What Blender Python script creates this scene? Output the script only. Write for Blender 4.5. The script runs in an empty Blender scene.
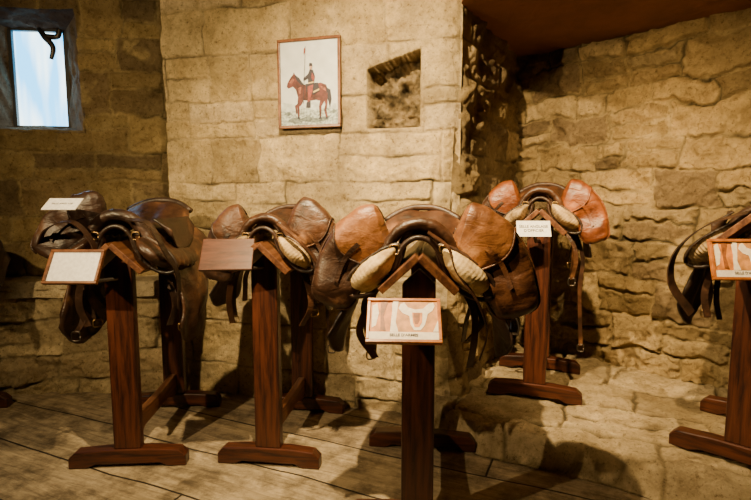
import bpy, math, random
import numpy as np
from mathutils import Vector, Matrix

SC = bpy.context.scene
COL = SC.collection
PI = math.pi

# ------------------------------------------------------------------ materials
def new_mat(name):
    m = bpy.data.materials.new(name); m.use_nodes = True
    nt = m.node_tree
    return m, nt, nt.nodes["Principled BSDF"]

def N(nt, t, **kw):
    n = nt.nodes.new(t)
    for k, v in kw.items():
        if k in n.inputs.keys(): n.inputs[k].default_value = v
        else: setattr(n, k, v)
    return n

def flat(name, col, rough=.7, metal=0., bump=0., var=.15, scale=60.):
    m, nt, b = new_mat(name)
    b.inputs["Roughness"].default_value = rough
    b.inputs["Metallic"].default_value = metal
    tc = N(nt, "ShaderNodeTexCoord")
    no = N(nt, "ShaderNodeTexNoise", Scale=scale, Detail=4.)
    nt.links.new(tc.outputs["Object"], no.inputs["Vector"])
    mx = N(nt, "ShaderNodeMix", data_type='RGBA')
    mx.inputs[6].default_value = (*[c*(1-var) for c in col], 1)
    mx.inputs[7].default_value = (*[min(1, c*(1+var*.5)) for c in col], 1)
    mr = N(nt, "ShaderNodeMapRange"); mr.inputs[1].default_value = .35; mr.inputs[2].default_value = .65
    nt.links.new(no.outputs["Fac"], mr.inputs[0]); nt.links.new(mr.outputs[0], mx.inputs[0])
    nt.links.new(mx.outputs[2], b.inputs["Base Color"])
    if bump:
        bp = N(nt, "ShaderNodeBump", Strength=bump, Distance=.01)
        nt.links.new(no.outputs["Fac"], bp.inputs["Height"]); nt.links.new(bp.outputs[0], b.inputs["Normal"])
    return m

def glass_mat():
    m, nt, b = new_mat("daylit_glass")
    tc = N(nt, "ShaderNodeTexCoord"); mp = N(nt, "ShaderNodeMapping"); mp.inputs["Scale"].default_value = (6, 6, .9)
    no = N(nt, "ShaderNodeTexNoise", Scale=1.3, Detail=2.)
    nt.links.new(tc.outputs["Object"], mp.inputs[0]); nt.links.new(mp.outputs[0], no.inputs["Vector"])
    cr = N(nt, "ShaderNodeValToRGB")
    cr.color_ramp.elements[0].position = .38; cr.color_ramp.elements[0].color = (.08, .5, .95, 1)
    cr.color_ramp.elements[1].position = .56; cr.color_ramp.elements[1].color = (.8, 1, 1, 1)
    nt.links.new(no.outputs["Fac"], cr.inputs[0]); nt.links.new(cr.outputs[0], b.inputs["Emission Color"])
    b.inputs["Emission Strength"].default_value = 5.; b.inputs["Base Color"].default_value = (.3, .4, .5, 1)
    return m

def leather(name, c1, c2, rough=.42, scale=9., scuff=None, sc_pos=.62, fold=.32, quilt=0.):
    m, nt, b = new_mat(name)
    tc = N(nt, "ShaderNodeTexCoord")
    n1 = N(nt, "ShaderNodeTexNoise", Scale=scale, Detail=8., Roughness=.66)
    n2 = N(nt, "ShaderNodeTexNoise", Scale=120., Detail=3.)
    vo = N(nt, "ShaderNodeTexVoronoi", Scale=160.)
    for n in (n1, n2, vo): nt.links.new(tc.outputs["Object"], n.inputs["Vector"])
    cr = N(nt, "ShaderNodeValToRGB")
    cr.color_ramp.elements[0].position = .36; cr.color_ramp.elements[0].color = (*c1, 1)
    cr.color_ramp.elements[1].position = .58; cr.color_ramp.elements[1].color = (*c2, 1)
    if scuff:
        el = cr.color_ramp.elements.new(sc_pos+.07); el.color = (*scuff, 1)
    nt.links.new(n1.outputs["Fac"], cr.inputs[0])
    nt.links.new(cr.outputs[0], b.inputs["Base Color"])
    mr = N(nt, "ShaderNodeMapRange"); mr.inputs[3].default_value = rough-.08; mr.inputs[4].default_value = rough+.22
    nt.links.new(n1.outputs["Fac"], mr.inputs[0]); nt.links.new(mr.outputs[0], b.inputs["Roughness"])
    ad = N(nt, "ShaderNodeMath", operation='ADD')
    nt.links.new(n2.outputs["Fac"], ad.inputs[0]); nt.links.new(vo.outputs["Distance"], ad.inputs[1])
    bp = N(nt, "ShaderNodeBump", Strength=.18, Distance=.002)
    mp = N(nt, "ShaderNodeMapping"); mp.inputs["Scale"].default_value = (1, .6, 1.8); mp.inputs["Rotation"].default_value = (.3, .5, .2)
    nt.links.new(tc.outputs["Object"], mp.inputs[0])
    n3 = N(nt, "ShaderNodeTexNoise", Scale=12., Detail=4., Distortion=1.)
    nt.links.new(mp.outputs[0], n3.inputs["Vector"])
    bp2 = N(nt, "ShaderNodeBump", Strength=fold, Distance=.016)
    nt.links.new(n3.outputs["Fac"], bp2.inputs["Height"])
    if quilt:
        wv = N(nt, "ShaderNodeTexWave", wave_type='BANDS', bands_direction='X', Scale=14., Distortion=1.6)
        sx = N(nt, "ShaderNodeSeparateXYZ"); ab = N(nt, "ShaderNodeMath", operation='ABSOLUTE'); cx = N(nt, "ShaderNodeCombineXYZ")
        sub = N(nt, "ShaderNodeMath", operation='SUBTRACT')
        nt.links.new(tc.outputs["Object"], sx.inputs[0]); nt.links.new(sx.outputs[0], ab.inputs[0])
        nt.links.new(ab.outputs[0], sub.inputs[0]); nt.links.new(sx.outputs[2], sub.inputs[1]); nt.links.new(sub.outputs[0], cx.inputs[0])
        nt.links.new(sx.outputs[1], cx.inputs[1])
        nt.links.new(cx.outputs[0], wv.inputs["Vector"])
        b3 = N(nt, "ShaderNodeBump", Strength=quilt, Distance=.008)
        nt.links.new(wv.outputs["Fac"], b3.inputs["Height"]); nt.links.new(b3.outputs[0], bp2.inputs["Normal"])
    nt.links.new(ad.outputs[0], bp.inputs["Height"]); nt.links.new(bp2.outputs[0], bp.inputs["Normal"])
    nt.links.new(bp.outputs[0], b.inputs["Normal"])
    b.inputs["Specular IOR Level"].default_value = .5
    return m

def wood(name, c1, c2, rough=.45, axis=(14, 14, 1.2)):
    m, nt, b = new_mat(name)
    tc = N(nt, "ShaderNodeTexCoord"); mp = N(nt, "ShaderNodeMapping")
    mp.inputs["Scale"].default_value = axis
    nt.links.new(tc.outputs["Object"], mp.inputs[0])
    n1 = N(nt, "ShaderNodeTexNoise", Scale=3., Detail=9., Roughness=.66, Distortion=.7)
    nt.links.new(mp.outputs[0], n1.inputs["Vector"])
    cr = N(nt, "ShaderNodeValToRGB")
    cr.color_ramp.elements[0].position = .38; cr.color_ramp.elements[0].color = (*c1, 1)
    cr.color_ramp.elements[1].position = .66; cr.color_ramp.elements[1].color = (*c2, 1)
    nt.links.new(n1.outputs["Fac"], cr.inputs[0]); nt.links.new(cr.outputs[0], b.inputs["Base Color"])
    b.inputs["Roughness"].default_value = rough
    bp = N(nt, "ShaderNodeBump", Strength=.35, Distance=.003)
    nt.links.new(n1.outputs["Fac"], bp.inputs["Height"]); nt.links.new(bp.outputs[0], b.inputs["Normal"])
    return m

def stone_mat(name, fine=.5):
    m, nt, b = new_mat(name)
    at = N(nt, "ShaderNodeAttribute", attribute_name="Col")
    tc = N(nt, "ShaderNodeTexCoord")
    n1 = N(nt, "ShaderNodeTexNoise", Scale=10., Detail=12., Roughness=.8)
    n2 = N(nt, "ShaderNodeTexNoise", Scale=48., Detail=8., Roughness=.8)
    for n in (n1, n2): nt.links.new(tc.outputs["Object"], n.inputs["Vector"])
    cr = N(nt, "ShaderNodeValToRGB")
    cr.color_ramp.elements[0].position = .34; cr.color_ramp.elements[0].color = (.6, .54, .46, 1)
    cr.color_ramp.elements[1].position = .6; cr.color_ramp.elements[1].color = (1.14, 1.12, 1.07, 1)
    nt.links.new(n1.outputs["Fac"], cr.inputs[0])
    mx = N(nt, "ShaderNodeMix", data_type='RGBA', blend_type='MULTIPLY'); mx.inputs[0].default_value = 1
    nt.links.new(at.outputs["Color"], mx.inputs[6]); nt.links.new(cr.outputs[0], mx.inputs[7])
    cr2 = N(nt, "ShaderNodeValToRGB")
    cr2.color_ramp.elements[0].position = .36; cr2.color_ramp.elements[0].color = (.3, .25, .19, 1)
    cr2.color_ramp.elements[1].position = .46; cr2.color_ramp.elements[1].color = (1, 1, 1, 1)
    nt.links.new(n2.outputs["Fac"], cr2.inputs[0])
    mx2 = N(nt, "ShaderNodeMix", data_type='RGBA', blend_type='MULTIPLY'); mx2.inputs[0].default_value = .85
    nt.links.new(mx.outputs[2], mx2.inputs[6]); nt.links.new(cr2.outputs[0], mx2.inputs[7])
    nt.links.new(mx2.outputs[2], b.inputs["Base Color"])
    b.inputs["Roughness"].default_value = .92
    b.inputs["Specular IOR Level"].default_value = .2
    bp = N(nt, "ShaderNodeBump", Strength=fine, Distance=.026)
    nt.links.new(n2.outputs["Fac"], bp.inputs["Height"])
    bq = N(nt, "ShaderNodeBump", Strength=fine, Distance=.036)
    nt.links.new(n1.outputs["Fac"], bq.inputs["Height"]); nt.links.new(bp.outputs[0], bq.inputs["Normal"])
    nt.links.new(bq.outputs[0], b.inputs["Normal"])
    return m

M_STONE = stone_mat("limestone_masonry", .9)
WA, WB = (.018, .005, .003), (.105, .028, .011)
M_WOOD = wood("dark_red_wood", WA, WB, .38)
M_WOODX = wood("dark_red_wood_bar", WA, WB, .38, (1.2, 14, 14))
M_WOODY = wood("lit_red_wood_rail", (.06, .02, .008), (.2, .08, .03), .4, (14, 1.2, 14))  # same red wood mixed lighter, the lit look of the rails put into its colour
M_FRAME = wood("varnished_frame_wood", (.26, .075, .012), (.6, .21, .04), .32, (6, 6, 6))
M_PFRAME = wood("dark_picture_frame_wood", (.09, .03, .01), (.24, .09, .03), .32, (6, 6, 6))
M_PLAQ = wood("reddish_panel_wood", (.05, .016, .009), (.12, .04, .02), .4, (2, 12, 12))
M_IRON = flat("aged_iron", (.12, .1, .085), .4, .9)
M_BRASS = flat("dull_brass", (.35, .22, .09), .38, .9)
M_WHITE = flat("white_card", (.85, .83, .82), .6)
M_INK = flat("dark_ink", (.05, .04, .04), .7)
M_CREAM = leather("cream_linen", (.32, .2, .075), (.72, .53, .25), .8, 12., (.85, .68, .38), quilt=.12)
M_CREAMD = leather("dirty_linen", (.13, .08, .03), (.48, .33, .15), .8, 12., (.68, .5, .26), quilt=.15)
M_CREAMR = leather("ribbed_linen", (.08, .05, .02), (.32, .22, .1), .8, 12., (.5, .36, .18), quilt=.5)

# ------------------------------------------------------------------ helpers
def mesh_obj(name, verts, faces, mats, parent=None, smooth=False, mi=None):
    me = bpy.data.meshes.new(name)
    me.from_pydata([tuple(v) for v in verts], [], faces)
    if not isinstance(mats, (list, tuple)): mats = [mats]
    for m in mats: me.materials.append(m)
    if mi is not None: me.polygons.foreach_set("material_index", mi)
    if smooth: me.polygons.foreach_set("use_smooth", [True]*len(me.polygons))
    me.update()
    ob = bpy.data.objects.new(name, me); COL.objects.link(ob)
    if parent: ob.parent = parent
    return ob

def fixn(ob):
    import bmesh
    bm = bmesh.new(); bm.from_mesh(ob.data)
    bmesh.ops.recalc_face_normals(bm, faces=bm.faces); bm.to_mesh(ob.data); bm.free()
    return ob

def bevel(ob, w=.004, seg=2):
    md = ob.modifiers.new("bev", 'BEVEL'); md.width = w; md.segments = seg; md.limit_method = 'ANGLE'
    return ob

TEX = {}
def crease(ob, strength, size=.08, depth=3, sub=0):
    if sub:
        s_ = ob.modifiers.new("sub", 'SUBSURF'); s_.levels = sub; s_.render_levels = sub
    key = (size, depth)
    if key not in TEX:
        t = bpy.data.textures.new("creases", 'CLOUDS'); t.noise_scale = size; t.noise_depth = depth; TEX[key] = t
    d = ob.modifiers.new("crease", 'DISPLACE'); d.texture = TEX[key]; d.strength = strength; d.mid_level = .5; d.texture_coords = 'GLOBAL'
    return ob

def prism(name, poly, axis, a, b, mat, parent=None, bev=.004):
    n = len(poly); V = []
    for t in (a, b):
        for p in poly:
            V.append({'x': (t, p[0], p[1]), 'y': (p[0], t, p[1]), 'z': (p[0], p[1], t)}[axis])
    F = [list(range(n))[::-1], [i+n for i in range(n)]] + [[i, (i+1) % n, (i+1) % n+n, i+n] for i in range(n)]
    ob = mesh_obj(name, V, F, mat, parent); fixn(ob)
    if bev: bevel(ob, bev)
    return ob

def rings_mesh(rings, cap=True, closed=True):
    n = len(rings[0]); V = []; F = []
    for r in rings: V += r
    for i in range(len(rings)-1):
        for j in range(n if closed else n-1):
            k = (j+1) % n
            F.append([i*n+j, i*n+k, (i+1)*n+k, (i+1)*n+j])
    if cap and closed:
        F.append(list(range(n))[::-1]); F.append([(len(rings)-1)*n+j for j in range(n)])
    return V, F

def interp(s, pts):
    for i in range(len(pts)-1):
        a, b = pts[i], pts[i+1]
        if s <= b[0]:
            t = (s-a[0])/(b[0]-a[0]); t = max(0, min(1, t))
            return a[1]+(b[1]-a[1])*t
    return pts[-1][1]

def catmull(P, n):
    P = [Vector(p) for p in P]
    Q = [P[0]*2-P[1]]+P+[P[-1]*2-P[-2]]
    out = []
    for i in range(1, len(Q)-2):
        for k in range(n):
            t = k/n
            a, b, c, d = Q[i-1], Q[i], Q[i+1], Q[i+2]
            out.append(.5*((2*b)+(c-a)*t+(2*a-5*b+4*c-d)*t*t+(3*b-a-3*c+d)*t**3))
    out.append(P[-1]); return out

def tube(pts, r, n=10, flatn=None, up=None, rfun=None):
    rings = []
    m = len(pts)
    up0 = Vector(up) if up else Vector((0, 1, 0))
    for i, p in enumerate(pts):
        t = (pts[min(i+1, m-1)]-pts[max(i-1, 0)]).normalized()
        e1 = up0-t*up0.dot(t)
        if e1.length < 1e-3: e1 = Vector((1, 0, 0))-t*t.x
        e1.normalize(); e2 = t.cross(e1)
        rr = r if rfun is None else r*rfun(i/(m-1))
        f = flatn or 1
        rings.append([p+e1*rr*math.cos(2*PI*j/n)+e2*rr*f*math.sin(2*PI*j/n) for j in range(n)])
    return rings_mesh(rings)

def merge(*vf):
    V = []; F = []
    for v, f in vf:
        o = len(V); V += list(v); F += [[i+o for i in q] for q in f]
    return V, F

def boxvf(c, s, rot=None):
    V = []
    for x in (-1, 1):
        for y in (-1, 1):
            for z in (-1, 1):
                p = Vector((x*s[0]/2, y*s[1]/2, z*s[2]/2))
                if rot: p = rot @ p
                V.append(p+Vector(c))
    F = [[0, 1, 3, 2], [4, 6, 7, 5], [0, 4, 5, 1], [2, 3, 7, 6], [0, 2, 6, 4], [1, 5, 7, 3]]
    return V, F

def ribbon(pts, w, th, wdir):
    wd = Vector(wdir).normalized(); rings = []
    m = len(pts)
    for i, p in enumerate(pts):
        t = (pts[min(i+1, m-1)]-pts[max(i-1, 0)]).normalized()
        nn = t.cross(wd).normalized()
        rings.append([p+wd*w/2+nn*th/2, p-wd*w/2+nn*th/2, p-wd*w/2-nn*th/2, p+wd*w/2-nn*th/2])
    return rings_mesh(rings)

def buckle(c, w, h, r, yaw=0):
    pts = []
    for k in range(17):
        a = 2*PI*k/16
        x = math.copysign(abs(math.cos(a))**.5, math.cos(a))*w/2
        z = math.copysign(abs(math.sin(a))**.5, math.sin(a))*h/2
        pts.append(Vector(c)+Vector((x*math.cos(yaw), x*math.sin(yaw), z)))
    return tube(pts, r, 6, up=(math.sin(yaw)+.01, math.cos(yaw), 0))

def empty(name, loc, rz=0):
    e = bpy.data.objects.new(name, None); COL.objects.link(e)
    e.location = loc; e.rotation_euler = (0, 0, rz); e.empty_display_size = .1
    return e

def tag(o, label=None, cat=None, kind=None, group=None):
    if label: o["label"] = label
    if cat: o["category"] = cat
    if kind: o["kind"] = kind
    if group: o["group"] = group
    return o

# ------------------------------------------------------------------ noise + masonry
def vnoise(x, y, sc, seed):
    g = np.random.RandomState(seed).rand(64, 64)
    X = x/sc+1000; Y = y/sc+1000
    xi = np.floor(X).astype(int); yi = np.floor(Y).astype(int)
    fx = X-xi; fy = Y-yi; fx = fx*fx*(3-2*fx); fy = fy*fy*(3-2*fy)
    a = g[xi % 64, yi % 64]; b = g[(xi+1) % 64, yi % 64]; c = g[xi % 64, (yi+1) % 64]; d = g[(xi+1) % 64, (yi+1) % 64]
    return (a*(1-fx)+b*fx)*(1-fy)+(c*(1-fx)+d*fx)*fy-.5

def fbm(x, y, sc, seed, o=4):
    r = 0; a = 1
    for i in range(o):
        r = r+a*vnoise(x, y, sc, seed+i*7); sc *= .5; a *= .55
    return r

def sstep(t):
    t = np.clip(t, 0, 1); return t*t*(3-2*t)

def cells_rows(s, z, seed, rowh, colw, split=.3):
    R = random.Random(seed)
    zmin, zmax = z.min()-.01, z.max()+.01
    rows = [zmin]
    while rows[-1] < zmax: rows.append(rows[-1]+R.uniform(*rowh))
    rows = np.array(rows)
    ri = np.clip(np.searchsorted(rows, z)-1, 0, len(rows)-2)
    smin, smax = s.min()-.01, s.max()+.01
    d = np.minimum(z-rows[ri], rows[ri+1]-z)
    sid = np.zeros_like(ri); tot = 0
    for r in range(len(rows)-1):
        br = [smin-R.uniform(0, colw[1])]
        while br[-1] < smax: br.append(br[-1]+R.uniform(*colw))
        br = np.array(br); m = ri == r
        if not m.any(): continue
        sm = s[m]; ci = np.clip(np.searchsorted(br, sm)-1, 0, len(br)-2)
        dd = np.minimum(sm-br[ci], br[ci+1]-sm)
        zz = z[m]; hh = rows[r+1]-rows[r]
        sp = np.array([R.random() < split and hh > .17 for _ in br]); fr_ = np.array([R.uniform(.38, .62) for _ in br])
        cut = rows[r]+hh*fr_[ci]; isp = sp[ci]
        dd = np.where(isp, np.minimum(dd, np.abs(zz-cut)), dd)
        d[m] = np.minimum(d[m], dd); sid[m] = tot+ci*2+(isp & (zz > cut)); tot += 2*len(br)
    return d, sid, tot+5

def masonry(S, Z, seed, rowh, colw, joint, amp, rough, pal, mortar, distort=.015, smear=0., edge=.022, vary=.4, grime=None, tilt=0., wob=0., gw=.003):
    s = S+distort*2*fbm(S, Z, .22, seed+1, 3)+wob*fbm(S, Z, .05, seed+41, 2); z = Z+distort*2*fbm(S, Z, .3, seed+31, 3)+.05*vnoise(S, Z, 1.2, seed+5)+wob*fbm(S, Z, .05, seed+43, 2)
    d, sid, tot = cells_rows(s, z, seed, rowh, colw)
    rs = np.random.RandomState(seed)
    lift = rs.rand(tot); ct = rs.rand(tot); pi_ = rs.randint(0, len(pal), tot); tx = rs.rand(tot)-.5; tz = rs.rand(tot)-.5
    jn = joint*(1+1.3*fbm(S, Z, .15, seed+91, 2))
    k = sstep((d-jn)/edge)
    kk = sstep((d-jn*.8)/.012)
    if smear:
        ms = sstep((fbm(S, Z, .38, seed+61, 5)-.28+smear*.6)/.12)*.85
        k = k*(1-.75*ms); kk = kk*(1-ms)
    h = k*(amp*(.45+.75*lift[sid]))+rough*fbm(S, Z, .12, seed+50, 5)*(.35+k)+.02*fbm(S, Z, .7, seed+77, 2)
    if tilt: h = h+k*tilt*(tx[sid]*np.sin(S*14+lift[sid]*6)+tz[sid]*np.sin(Z*17+ct[sid]*6))
    P = np.array(pal)[pi_[sid]]*(1-vary/2+vary*ct[sid])[..., None]
    Mo = np.array(mortar)[None]*(1+.35*fbm(S, Z, .25, seed+13, 3))[..., None]
    kk = kk[..., None]
    C = Mo*(1-kk)+P*kk
    if grime is None: grime = .5 if joint < .007 else .25
    cv = np.exp(-(d/(.35*joint+gw))**2)*grime*np.clip(.6+1.5*fbm(S, Z, .3, seed+3, 3), 0, 1.2)
    C = C*(1-cv[..., None])
    C = C*(1+.5*fbm(S, Z, .45, seed+23, 4))[..., None]
    return h-.008*cv, np.clip(C, .004, 1)

def grid_mesh(name, P, C, mat, keep=None):
    ny, nx = P.shape[:2]
    me = bpy.data.meshes.new(name)
    idx = np.arange(ny*nx).reshape(ny, nx)
    f = np.stack([idx[:-1, :-1], idx[:-1, 1:], idx[1:, 1:], idx[1:, :-1]], -1)
    if keep is not None: f = f[keep]
    f = f.reshape(-1, 4)
    nf = len(f)
    me.vertices.add(ny*nx); me.vertices.foreach_set("co", P.reshape(-1).astype(np.float32))
    me.loops.add(nf*4); me.loops.foreach_set("vertex_index", f.reshape(-1).astype(np.int32))
    me.polygons.add(nf)
    me.polygons.foreach_set("loop_start", (np.arange(nf)*4).astype(np.int32))
    me.polygons.foreach_set("use_smooth", np.ones(nf, bool))
    me.materials.append(mat)
    me.update(calc_edges=True); me.validate()
    a = me.color_attributes.new("Col", 'FLOAT_COLOR', 'POINT')
    c4 = np.ones((ny*nx, 4), np.float32); c4[:, :3] = C.reshape(-1, 3)
    a.data.foreach_set("color", c4.reshape(-1))
    ob = bpy.data.objects.new(name, me); COL.objects.link(ob)
    return ob

def stone_wall(name, p0, p1, z0, z1, seed, res=.012, hole=None, recess=None, label=None, round0=False, round1=False, **kw):
    p0 = np.array(p0, float); p1 = np.array(p1, float)
    L = np.linalg.norm(p1-p0); d = (p1-p0)/L; n = np.array([d[1], -d[0]])
    s = np.linspace(0, L, int(L/res)+1); z = np.linspace(z0, z1, int((z1-z0)/res)+1)
    S, Z = np.meshgrid(s, z)
    h, C = masonry(S, Z, seed, **kw)
    if round0 or round1:
        wgt = .03+.035*(fbm(Z*0+3, Z, .3, 17, 3)+.4)
        if round1: h = h*sstep((L-S)/.03)-wgt*(1-sstep((L-S)/(.03+wgt*1.6)))
        if round0: h = h*sstep(S/.03)-wgt*(1-sstep(S/(.03+wgt*1.6)))
    if recess:
        s0, s1, a0, a1, dep = recess
        top = a1-.085*np.clip((s1-S)/(s1-s0), 0, 1)
        e = np.minimum(np.minimum(S-s0, s1-S), np.minimum(Z-a0, top-Z))
        k = np.clip(e/.004, 0, 1)
        back = -dep+.09*fbm(S, Z, .05, 88, 5)-.02*np.abs(np.sin((S*1.2+Z)*62))*(.5+fbm(S, Z, .08, 33, 2))
        rim = sstep((e+.05)/.05)
        h = h*(1-.7*rim)
        h = h*(1-k)+back*k
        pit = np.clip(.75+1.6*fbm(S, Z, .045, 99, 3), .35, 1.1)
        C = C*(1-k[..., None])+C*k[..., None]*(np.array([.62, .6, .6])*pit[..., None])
    keep = None
    if hole:
        s0, s1, a0, a1 = hole
        cs = (S[:-1, :-1]+S[1:, 1:])/2; cz = (Z[:-1, :-1]+Z[1:, 1:])/2
        keep = ~((cs > s0) & (cs < s1) & (cz > a0) & (cz < a1))
    P = np.stack([p0[0]+d[0]*S+n[0]*h, p0[1]+d[1]*S+n[1]*h, Z], -1)
    ob = grid_mesh(name, P, C, M_STONE, keep)
    tag(ob, label, "wall", "structure")
    return ob, d, n

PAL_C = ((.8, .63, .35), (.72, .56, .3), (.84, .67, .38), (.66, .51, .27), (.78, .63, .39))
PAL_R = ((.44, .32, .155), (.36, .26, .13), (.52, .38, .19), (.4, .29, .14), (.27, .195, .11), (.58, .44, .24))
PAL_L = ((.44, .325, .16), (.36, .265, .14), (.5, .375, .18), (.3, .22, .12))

A = (-1.31, 3.2); B = (.45, 2.72); Cc = (1.05, 3.8); D = (2.7, 2.12)
stone_wall("wall_back", A, B, -.05, 3.1, 11, res=.0075, rowh=(.2, .34), colw=(.26, .6), joint=.003, amp=.009, rough=.018, pal=PAL_C, vary=.3,
           mortar=(.78, .62, .36), recess=(1.309, 1.607, 1.63, 2.04, .13), smear=.08, edge=.007, distort=.013, grime=.75, gw=.0045, tilt=.006, wob=.01, round1=True, label="pale limestone block wall with a small square niche")
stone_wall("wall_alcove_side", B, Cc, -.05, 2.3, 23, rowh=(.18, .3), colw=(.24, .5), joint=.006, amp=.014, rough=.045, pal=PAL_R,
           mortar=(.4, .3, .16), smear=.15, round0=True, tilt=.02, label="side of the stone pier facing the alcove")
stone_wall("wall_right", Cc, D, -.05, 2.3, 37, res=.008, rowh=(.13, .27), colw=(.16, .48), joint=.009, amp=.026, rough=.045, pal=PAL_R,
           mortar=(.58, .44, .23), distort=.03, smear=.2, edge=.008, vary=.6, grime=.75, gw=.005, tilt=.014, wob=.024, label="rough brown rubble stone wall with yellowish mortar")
Lw0 = (-3.5, 3.19); Lw1 = (-1.26, 3.507)
ld = np.array([Lw1[0]-Lw0[0], Lw1[1]-Lw0[1]]); LL = np.linalg.norm(ld); ld = ld/LL
def sL(X): return (X-Lw0[0])/ld[0]
hx0, hx1, hz0, hz1 = sL(-2.66), sL(-1.95), 1.69, 2.46
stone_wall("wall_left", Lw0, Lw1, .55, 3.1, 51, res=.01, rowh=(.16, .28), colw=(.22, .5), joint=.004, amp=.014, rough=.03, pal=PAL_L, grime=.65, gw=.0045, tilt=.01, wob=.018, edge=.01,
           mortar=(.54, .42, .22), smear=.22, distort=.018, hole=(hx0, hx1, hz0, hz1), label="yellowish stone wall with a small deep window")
stone_wall("wall_left_base", (-3.5, 2.89), (-1.27, 3.21), -.05, .68, 63, res=.01, rowh=(.14, .24), colw=(.22, .5), joint=.004, amp=.02, edge=.012,
           rough=.045, pal=((.66, .52, .31), (.58, .45, .27), (.72, .58, .35)), mortar=(.56, .45, .27), smear=.2, distort=.025, grime=.6, gw=.005, tilt=.02, wob=.014, label="rough stone base under the wall ledge")
s = np.linspace(0, 2.26, 150); q = np.linspace(-.04, .36, 30)
S, Q = np.meshgrid(s, q)
bd = np.array([2.23, .32]); bd = bd/np.linalg.norm(bd); bn = np.array([-bd[1], bd[0]])
H = .715+.015*fbm(S, Q, .2, 3, 3)-.09*sstep((.01-Q)/.04)
P = np.stack([-3.5+bd[0]*S+bn[0]*Q, 2.89+bd[1]*S+bn[1]*Q, H], -1)
Cl = np.array([.8, .67, .44])*(1+.25*fbm(S, Q, .3, 8, 4))[..., None]
tag(grid_mesh("trim_1", P, Cl, M_STONE), "worn plastered top of the stone ledge", "ledge", "structure")

def lp(s, dep, z):
    nx, ny = -ld[1], ld[0]
    return Vector((Lw0[0]+ld[0]*s+nx*dep, Lw0[1]+ld[1]*s+ny*dep, z))
gs0, gs1, gz0, gz1, gd = sL(-2.46), sL(-2.12), 1.74, 2.39, .22
def gridquad(a, b_, c, d_, n=24):
    t = np.linspace(0, 1, n); U, V = np.meshgrid(t, t)
    a, b_, c, d_ = [np.array(v) for v in (a, b_, c, d_)]
    P = (a[None, None]*((1-U)*(1-V))[..., None]+b_*(U*(1-V))[..., None]+c*(U*V)[..., None]+d_*((1-U)*V)[..., None])
    nrm = np.cross(b_-a, d_-a); nrm = nrm/np.linalg.norm(nrm)
    P = P+nrm*(.035*fbm(P[..., 0]*3+P[..., 2], P[..., 1]*3+P[..., 2], .2, 4, 4)*np.minimum(1, 6*np.minimum(np.minimum(U, 1-U), np.minimum(V, 1-V))))[..., None]
    return P
o = [lp(hx0-.01, -.0, hz0-.01), lp(hx1+.01, 0, hz0-.01), lp(hx1+.01, 0, hz1+.01), lp(hx0-.01, 0, hz1+.01)]
g = [lp(gs0, gd, gz0), lp(gs1, gd, gz0), lp(gs1, gd, gz1), lp(gs0, gd, gz1)]
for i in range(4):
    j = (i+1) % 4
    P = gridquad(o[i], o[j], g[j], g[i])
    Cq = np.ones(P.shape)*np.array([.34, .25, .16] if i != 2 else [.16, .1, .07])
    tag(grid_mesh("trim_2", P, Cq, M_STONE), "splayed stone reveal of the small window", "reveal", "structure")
win = empty("window_1", lp((gs0+gs1)/2, gd, gz0)); tag(win, "small narrow window with bright daylight behind glass", "window", "structure")
def loc(v, e): return v-e.location
gp = [loc(lp(a, gd+.02, z), win) for a, z in ((gs0-.02, gz0-.02), (gs1+.02, gz0-.02), (gs1+.02, gz1+.02), (gs0-.02, gz1+.02))]
mesh_obj("pane", gp, [[0, 1, 2, 3]], glass_mat(), win)
rotL = Matrix.Rotation(math.atan2(ld[1], ld[0]), 3, 'Z')
def lb(a0, a1, z0, z1, dep, th):
    return boxvf(loc(lp((a0+a1)/2, dep, (z0+z1)/2), win), (a1-a0, th, z1-z0), rotL)
V, F = merge(lb(gs0-.02, gs0+.008, gz0, gz1, gd, .03), lb(gs1-.008, gs1+.02, gz0, gz1, gd, .03), lb(gs0, gs1, gz0-.01, gz0+.006, gd, .03),
             lb(gs0, gs1, gz1-.008, gz1+.01, gd, .03), )
mesh_obj("sash", V, F, flat("painted_sash", (.07, .07, .07), .5), win)
V, F = merge(tube(catmull([loc(lp(gs1-.15, gd-.03, gz1-.0), win), loc(lp(gs1-.11, gd-.05, gz1-.05), win), loc(lp(gs1-.06, gd-.05, gz1-.12), win), loc(lp(gs1-.075, gd-.05, gz1-.2), win)], 8), .02, 8, rfun=lambda t: 1.1-.75*abs(t-.4)),
             tube(catmull([loc(lp(gs1-.1, gd-.05, gz1-.05), win), loc(lp(gs1-.03, gd-.05, gz1-.05), win), loc(lp(gs1-.01, gd-.05, gz1-.0), win)], 8), .018, 8))
mesh_obj("latch", V, F, M_IRON, win, True)

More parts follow.
